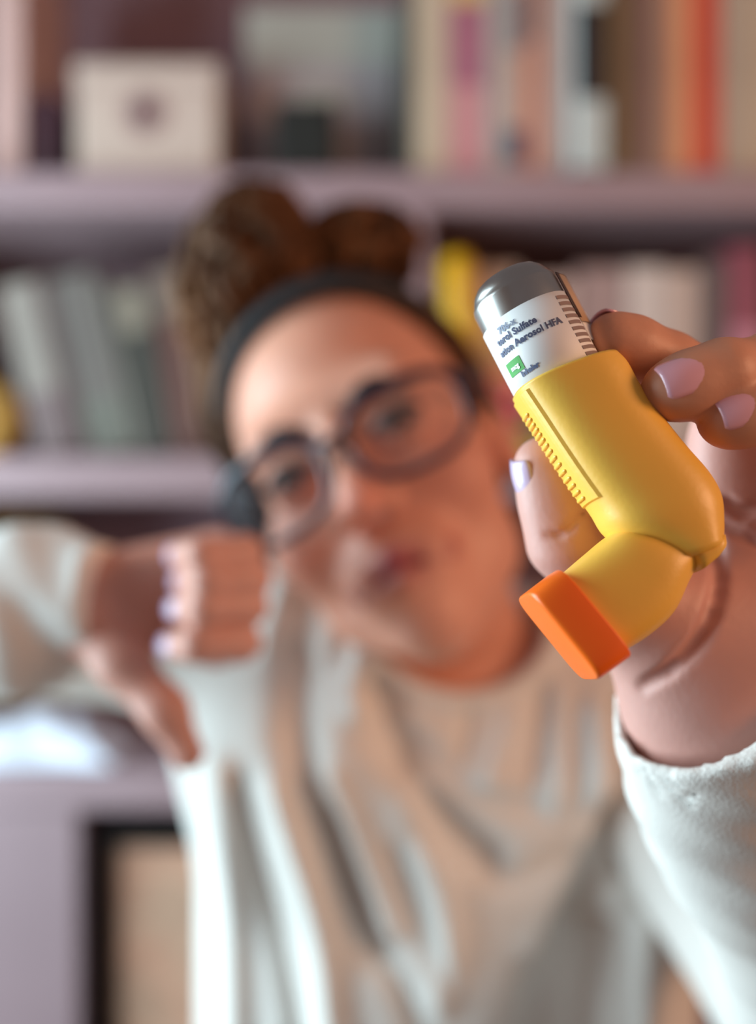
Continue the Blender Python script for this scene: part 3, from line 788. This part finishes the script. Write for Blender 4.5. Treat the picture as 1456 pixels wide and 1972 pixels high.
# torso: elliptical column, wide and loose
cx = .048; hwid = .172; hdep = .112; cy = .685
xx = (X-cx)/hwid; yy = (Y-cy)/hdep
k0 = np.sqrt(xx*xx+yy*yy)+1e-6
d = (k0-1)*hdep*1.05
top = H0-.165
d = np.maximum(d+0*Z, Z-top)
d = np.maximum(d, (H0-.60)-Z)
sf.F = d.astype(np.float32)
nb = P(905, 1345, .685)
sf.capsule(sh_r+np.array([.03, 0, 0]), nb+np.array([-.01, .0, -.005]), .062, .070, .05)
sf.capsule(sh_l+np.array([-.02, 0, 0]), nb+np.array([.01, .0, -.005]), .060, .070, .05)
sf.capsule(sh_r+np.array([.03, 0, -.01]), P(640, 1400, .64), .060, .070, .06)
sf.capsule(P(640, 1420, .67), P(1090, 1470, .67), .080, .080, .06)
sf.capsule(sh_l, P(1230, 1640, .66), .062, .055, .04)
sf.capsule(sh_r, el_r, .052, .046, .03)                                   # start of the raised sleeve
# folds pushed out of / into the front
zz = (H0-Z)
disp = np.zeros((sf.F.shape[0], 1, sf.F.shape[2]), np.float32)
for pp, wpx, amp in folds:
    pts = spline([np.append(p, 0) for p in foldpts(pp)], 14)[:, :2]
    best = np.full(disp.shape, 9.0, np.float32)
    for a, b in zip(pts[:-1], pts[1:]):
        ab = b-a; t = np.clip(((X-a[0])*ab[0]+(zz-a[1])*ab[1])/(ab@ab), 0, 1)
        best = np.minimum(best, np.sqrt((X-a[0]-t*ab[0])**2+(zz-a[1]-t*ab[1])**2))
    disp += amp*np.exp(-(best/(wpx/FPX*.6))**2)
fade = np.clip((0.70-Y)/.05, 0, 1)
disp = disp*np.clip((Z-(H0-.44))/.10, 0, 1)
sf.F = (sf.F-disp*fade).astype(np.float32)
# neckline
g2 = Field.__new__(Field); g2.h = sf.h; g2.lo = sf.lo; g2.ax = sf.ax; g2.F = np.full(sf.F.shape, 1.0, np.float32)
nc = P(870, 1165, .635); ang = math.radians(-8)
g2.ellipsoid(nc, (.066, .120, .056), 0, R=[[math.cos(ang), 0, math.sin(ang)], [0, 1, 0], [-math.sin(ang), 0, math.cos(ang)]])
A, B = sf.F.copy(), g2.F
sf.F = np.maximum(A, -B)
rid = np.sqrt(A*A+B*B)-.0055
rid = np.where((np.abs(A) < .03) & (np.abs(B) < .03), rid, 1.0)
k = .004; h = np.maximum(k-np.abs(sf.F-rid), 0)/k; sf.F = (np.minimum(sf.F, rid)-h*h*k*.25).astype(np.float32)
shirt_t = sf.mesh()
# near sleeve
ns = Field((.045, .255, H0-.36), (.335, .72, H0-.045), 0.0024)
fa = norm(WR-el_l)
ns.capsule(el_l, WR+fa*.045, .045, .0305, 0, squash=(np.array([0, 1, 0]), .92))
ns.capsule(el_l, sh_l+np.array([.0, .0, -.005]), .046, .052, .03)
X, Y, Z = ns.grid()
s_ = ((X-WR[0])*fa[0]+(Y-WR[1])*fa[1]+(Z-WR[2])*fa[2])
wr = .0009*np.sin(s_*260+X*120)*np.sin(s_*90+Z*60+X*150)+.0022*np.sin(s_*85+X*70+1.0)
ns.F = (ns.F+wr).astype(np.float32)
cutp = norm(fa+np.array([-.12, .0, .02])); e = (X-WR[0])*cutp[0]+(Y-WR[1])*cutp[1]+(Z-WR[2])*cutp[2]-.024
A = ns.F.copy(); ns.F = np.maximum(A, e).astype(np.float32)
inner = Field.__new__(Field); inner.h = ns.h; inner.lo = ns.lo; inner.ax = ns.ax; inner.F = np.full(ns.F.shape, 1.0, np.float32)
inner.capsule(WR-fa*.01, WR+fa*.06, .0262, .0255, 0, squash=(np.array([0, 1, 0]), .92))
ns.F = np.maximum(ns.F, -inner.F)
shirt_n = ns.mesh()
# raised sleeve around the thumbs-down forearm
rs = Field(( -.46, .42, H0-.17), (-.09, .74, H0+.06), 0.003)
fa2 = norm(W2-el_r)
WE = P(205, 1152, .486); 
rs.capsule(el_r, P(60, 1155, .505), .044, .034, 0)
rs.capsule(P(60, 1155, .505), WE, .034, .0285, .02)
rs.capsule(el_r, sh_r, .040, .050, .03)
rs.capsule(P(30, 1225, .50), P(-200, 1260, .53), .030, .032, .02)
X, Y, Z = rs.grid()
dz = -.004*np.exp(-(((X-P(70, 1195, .47)[0])+(Z-P(70, 1195, .47)[2])*.6)/.010)**2)*np.clip((.50-Y)/.02, 0, 1)*np.clip((P(70, 1130, .47)[2]-Z)/.01, 0, 1)
rs.F = (rs.F-dz+.0015*np.sin(X*150+Z*80)*np.sin(Y*90+X*60)).astype(np.float32)
cp2 = norm([1, -.25, .05]); e = (X-WE[0])*cp2[0]+(Y-WE[1])*cp2[1]+(Z-WE[2])*cp2[2]
rs.F = np.maximum(rs.F, e).astype(np.float32)
shirt_r = rs.mesh()
shirt = fast_obj('shirt', [shirt_t, shirt_n, shirt_r], SHIRT, person); tag(shirt, 'loose off-white long sleeved shirt')

# ---- hair
c0 = np.array([0, .018, .035]); Nn = norm([0, -.94, -.34]); Tt = norm([0, -.34, .94])
hh = Field((-.11, -.12, -.12), (.11, .14, .15), 0.003)
hh.ellipsoid(c0, (.0810, .099, .093), 0)
X, Y, Z = hh.grid()
d = (X*0+(Y-c0[1])*Nn[1]+(Z-c0[2])*Nn[2])-.030
d = d-0.016*np.clip((np.abs(X)-.055)/.02, 0, 1)*np.clip((.04-Z)/.06, 0, 1)
d2 = -(Z+.045)-0.25*(Y-.0)
hh.F = np.maximum(np.maximum(hh.F, d), d2).astype(np.float32)
th_ = np.arctan2(X, Z-.02)
hh.F = (hh.F+.0016*np.sin(th_*46+Y*20)).astype(np.float32)
Vx, Qx = hh.mesh(); hair_parts = [(h2w(Vx), Qx)]
cap_hair = (h2w(Vx), Qx)
rng = np.random.default_rng(11)
def quads(v, f):
    return np.array(v), np.array([q if len(q) == 4 else (q[0], q[1], q[2], q[2]) for q in f if len(q) == 4])
def puff(center, axes, R, n_l, seed, lr=.0055):
    rg = np.random.default_rng(seed); parts = []
    core = Field(center-.13, center+.13, .004); core.ellipsoid(center, np.array(axes)*.86, 0, R=R)
    parts.append(core.mesh())
    for i in range(n_l):
        v = norm(rg.normal(size=3)); t1 = norm(np.cross(v, rg.normal(size=3))); L = rg.uniform(.5, 1.1); ph = rg.uniform(0, 6.28)
        wind = rg.uniform(1.5, 3.0); pts = []
        for s in np.linspace(0, 1, 16):
            a = (s-.5)*L*2; dv = v*math.cos(a)+t1*math.sin(a); t2_ = np.cross(v, t1)
            dv = norm(dv+t2_*0.16*math.sin(wind*2*math.pi*s+ph))
            rr = .90+.12*math.cos(wind*2*math.pi*s+ph)+.05*math.sin(s*math.pi)
            q = dv*np.array(axes)*rr
            pts.append(center+np.asarray(R).T@q)
        pts = np.array(pts)
        v_, f_ = tube(pts, lr*np.sin(np.linspace(.25, math.pi-.25, 16))**.6*rg.uniform(.7, 1.15), 7)
        parts.append(quads(v_, f_))
    return parts
def rotm(a): a = math.radians(a); return np.array([[math.cos(a), 0, math.sin(a)], [0, 1, 0], [-math.sin(a), 0, math.cos(a)]])
hair_parts += puff(P(478, 540, .62), (.040, .045, .058), rotm(-14), 110, 3)
hair_parts += puff(P(690, 492, .64), (.038, .040, .029), rotm(14), 90, 5)
# loose curls behind the left side and beside the right temple
def lock(px, r, d): return quads(*tube(spline([P(*p) if len(p) == 3 else P(*p, d) for p in px], 20), np.interp(np.linspace(0, 1, 20), [0, .5, 1], [r, r, r*.5]), 8))
hair_parts += [lock([(418, 640), (400, 740), (405, 830), (440, 900)], .010, .625), lock([(432, 640), (425, 760), (440, 860)], .011, .61), lock([(400, 620), (385, 700), (392, 790)], .009, .63)]
hair_parts += [lock([(866, 640), (903, 720), (932, 800), (962, 900)], .0065, .60), lock([(878, 650), (916, 750), (950, 850), (975, 940)], .006, .61)]
hair = fast_obj('hair', hair_parts, HAIR, person); tag(hair, 'curly brown hair tied up in two puffs')
# dark strands below the left temple
sv, sq = lock([(455, 900), (480, 980), (505, 1040), (530, 1080)], .0115, .60)
o = fast_obj('hair_strand', [(sv, sq), lock([(470, 920), (500, 1000), (520, 1060)], .010, .585)], material('hair_black', srgb(28, 28, 38), 0.5, 0.2, 50), person)
# headband
V = []; Fc = []; na, nb_ = 60, 9
el = np.array([.0740+.0075, .092+.0075, .086+.0075])
for layer in (0.0, .0035):
    for i in range(na):
        a = -1.95+3.9*i/(na-1)
        for j in range(nb_):
            ph = .06+.40*(j/(nb_-1))
            dv = np.array([math.sin(a), 0, 0])+math.cos(a)*(math.cos(ph)*Tt+math.sin(ph)*Nn)
            t = 1/np.linalg.norm(dv/el); bul = layer*(1.0-abs(j/(nb_-1)*2-1)**4)
            V.append(c0+dv*(t+bul+layer*.3))
N1 = na*nb_
for i in range(na-1):
    for j in range(nb_-1):
        q = (i*nb_+j, i*nb_+j+1, (i+1)*nb_+j+1, (i+1)*nb_+j)
        Fc.append(tuple(N1+k for k in q)); Fc.append(q[::-1])
for i in range(na-1):
    for j in (0, nb_-1):
        q = (i*nb_+j, (i+1)*nb_+j, N1+(i+1)*nb_+j, N1+i*nb_+j); Fc.append(q if j else q[::-1])
hb = mesh_obj('headband', h2w(np.array(V))-po, Fc, material('headband_black', srgb(40, 40, 42), 0.75, 0.15, 60, 0.4, 400), person)
# eyebrows and eyes
for sx in (-1, 1):
    pts = spline([(sx*.014, -.0885, .019), (sx*.030, -.0865, .0265), (sx*.050, -.0730, .022)], 14)
    v_, f_ = tube(pts, np.interp(np.linspace(0, 1, 14), [0, .3, 1], [.0034, .0044, .0016]), 8)
    mesh_obj('eyebrow', h2w(np.array(v_))-po, f_, material('brow_brown', srgb(64, 42, 34), 0.7), person)
    ctr = np.array([sx*.033, -.0775, .001]); er = .0122
    v_, f_ = ball_vf((0, 0, 0), er, 20)
    eye = mesh_obj('eye', h2w(np.array(v_)+ctr)-po, f_, material('eye_white', srgb(188, 172, 164), 0.35, 0.02), person)
    rings = []
    gz = norm([0.05, -1, -0.12]); s1_ = norm(np.cross(gz, [0, 0, 1])); s2_ = np.cross(s1_, gz)
    for r_, nm in ((.0076, 0), (.0050, 1), (.0025, 2), (.0004, 3)):
        dd = math.sqrt(er*er-r_*r_)+.0004
        rings.append([ctr+gz*dd+(s1_*math.cos(q)+s2_*math.sin(q))*r_ for q in np.arange(20)*2*math.pi/20])
    v_, f_ = loft(rings, cap=False)
    io = mesh_obj('iris', h2w(np.array(v_))-po, f_, material('iris_dark_brown', srgb(48, 30, 22), 0.2), eye)
    # upper lash line
    pts = spline([(sx*.019, -.0880, .002), (sx*.033, -.0925, .0075), (sx*.047, -.0850, .003)], 12)
    v_, f_ = tube(pts, .0018, 6); mesh_obj('lashes', h2w(np.array(v_))-po, f_, BLACK, person)

# ---- glasses
gl = bpy.data.objects.new('glasses', None); gl.empty_display_size = .02; link(gl, person); tag(gl, 'dark navy glasses with large rounded rims')
NAVY = material('navy_acetate', srgb(26, 28, 48), 0.3, 0.1, 60)
GLASS = material('lens_glass', srgb(200, 195, 198), 0.05, 0.0, 10, alpha=0.04)
def rim_pt(sx, q, off=0.0, k=1.0):
    cq, sq_ = math.cos(q), math.sin(q); ex = 2.7
    x = (.0305*k)*math.copysign(abs(cq)**(2/ex), cq); z = (.0232*k)*math.copysign(abs(sq_)**(2/ex), sq_)
    x = x*(1+.08*z/.023)
    xc = sx*(.0388+x)
    return np.array([xc, -.1085+2.6*xc*xc+off+0.10*(z+.023), z-.006])
for sx in (-1, 1):
    qs = np.arange(48)*2*math.pi/48; rings = []
    for q in qs:
        c = rim_pt(sx, q); nx_ = norm(rim_pt(sx, q, 0, 1.1)-c)
        rw = .0019+.0011*max(0, math.sin(q))
        rings.append([c+nx_*a*rw+np.array([0, b, 0])*.0019 for a, b in ((1, 1), (1, -1), (-1, -1), (-1, 1))])
    rings.append(rings[0]); v_, f_ = loft(rings, cap=False)
    mesh_obj('rim', h2w(np.array(v_))-po, f_, NAVY, gl)
    ctr = rim_pt(sx, 0, 0, 0.0)
    v_ = [ctr-np.array([0, .001, 0])]+[rim_pt(sx, q, 0, .97) for q in qs]
    f_ = [(0, 1+i, 1+(i+1) % 48) for i in range(48)]
    mesh_obj('lens', h2w(np.array(v_))-po, f_, GLASS, gl)
    a = rim_pt(sx, .45); pts = spline([a, a+np.array([sx*.006, .008, .001]), (sx*.080, -.03, .006), (sx*.083, .012, .002), (sx*.080, .028, -.018)], 24)
    v_, f_ = tube(pts, .0026, 8); mesh_obj('temple_arm', h2w(np.array(v_))-po, f_, NAVY, gl)
pts = spline([rim_pt(-1, 2.75), (0, -.1115, .003), rim_pt(1, 2.75)], 12)
v_, f_ = tube(pts, .0027, 8); mesh_obj('bridge', h2w(np.array(v_))-po, f_, NAVY, gl)

# ---- trousers and shoes (below the frame, so the figure stands on the floor)
tr = Field((-.16, .54, .03), (.26, .83, .80), .009)
hip = np.array([.048, .685, .74])
tr.capsule(hip+np.array([-.06, 0, 0]), hip+np.array([.06, 0, 0]), .105, .105, .03)
for sx in (-1, 1):
    tr.chain([hip+np.array([sx*.075, 0, -.04]), np.array([.048+sx*.09, .67, .42]), np.array([.048+sx*.095, .70, .09])], [.088, .062, .048], .03)
fast_obj('trousers', [tr.mesh()], material('denim', srgb(52, 60, 84), 0.85, 0.1, 60), person)
for sx in (-1, 1):
    shf = Field((.048+sx*.095-.06, .50, -.01), (.048+sx*.095+.06, .80, .14), .005); c = np.array([.048+sx*.095, 0, 0])
    shf.capsule(c+np.array([0, .72, .045]), c+np.array([0, .57, .032]), .042, .034, .02); shf.capsule(c+np.array([0, .70, .06]), c+np.array([0, .70, .10]), .044, .046, .02)
    Xs, Ys, Zs = shf.grid(); shf.F = np.maximum(shf.F, .0005-Zs+0*shf.F).astype(np.float32)
    fast_obj('shoe', [shf.mesh()], material('shoe_canvas', srgb(210, 206, 200), 0.8), person)
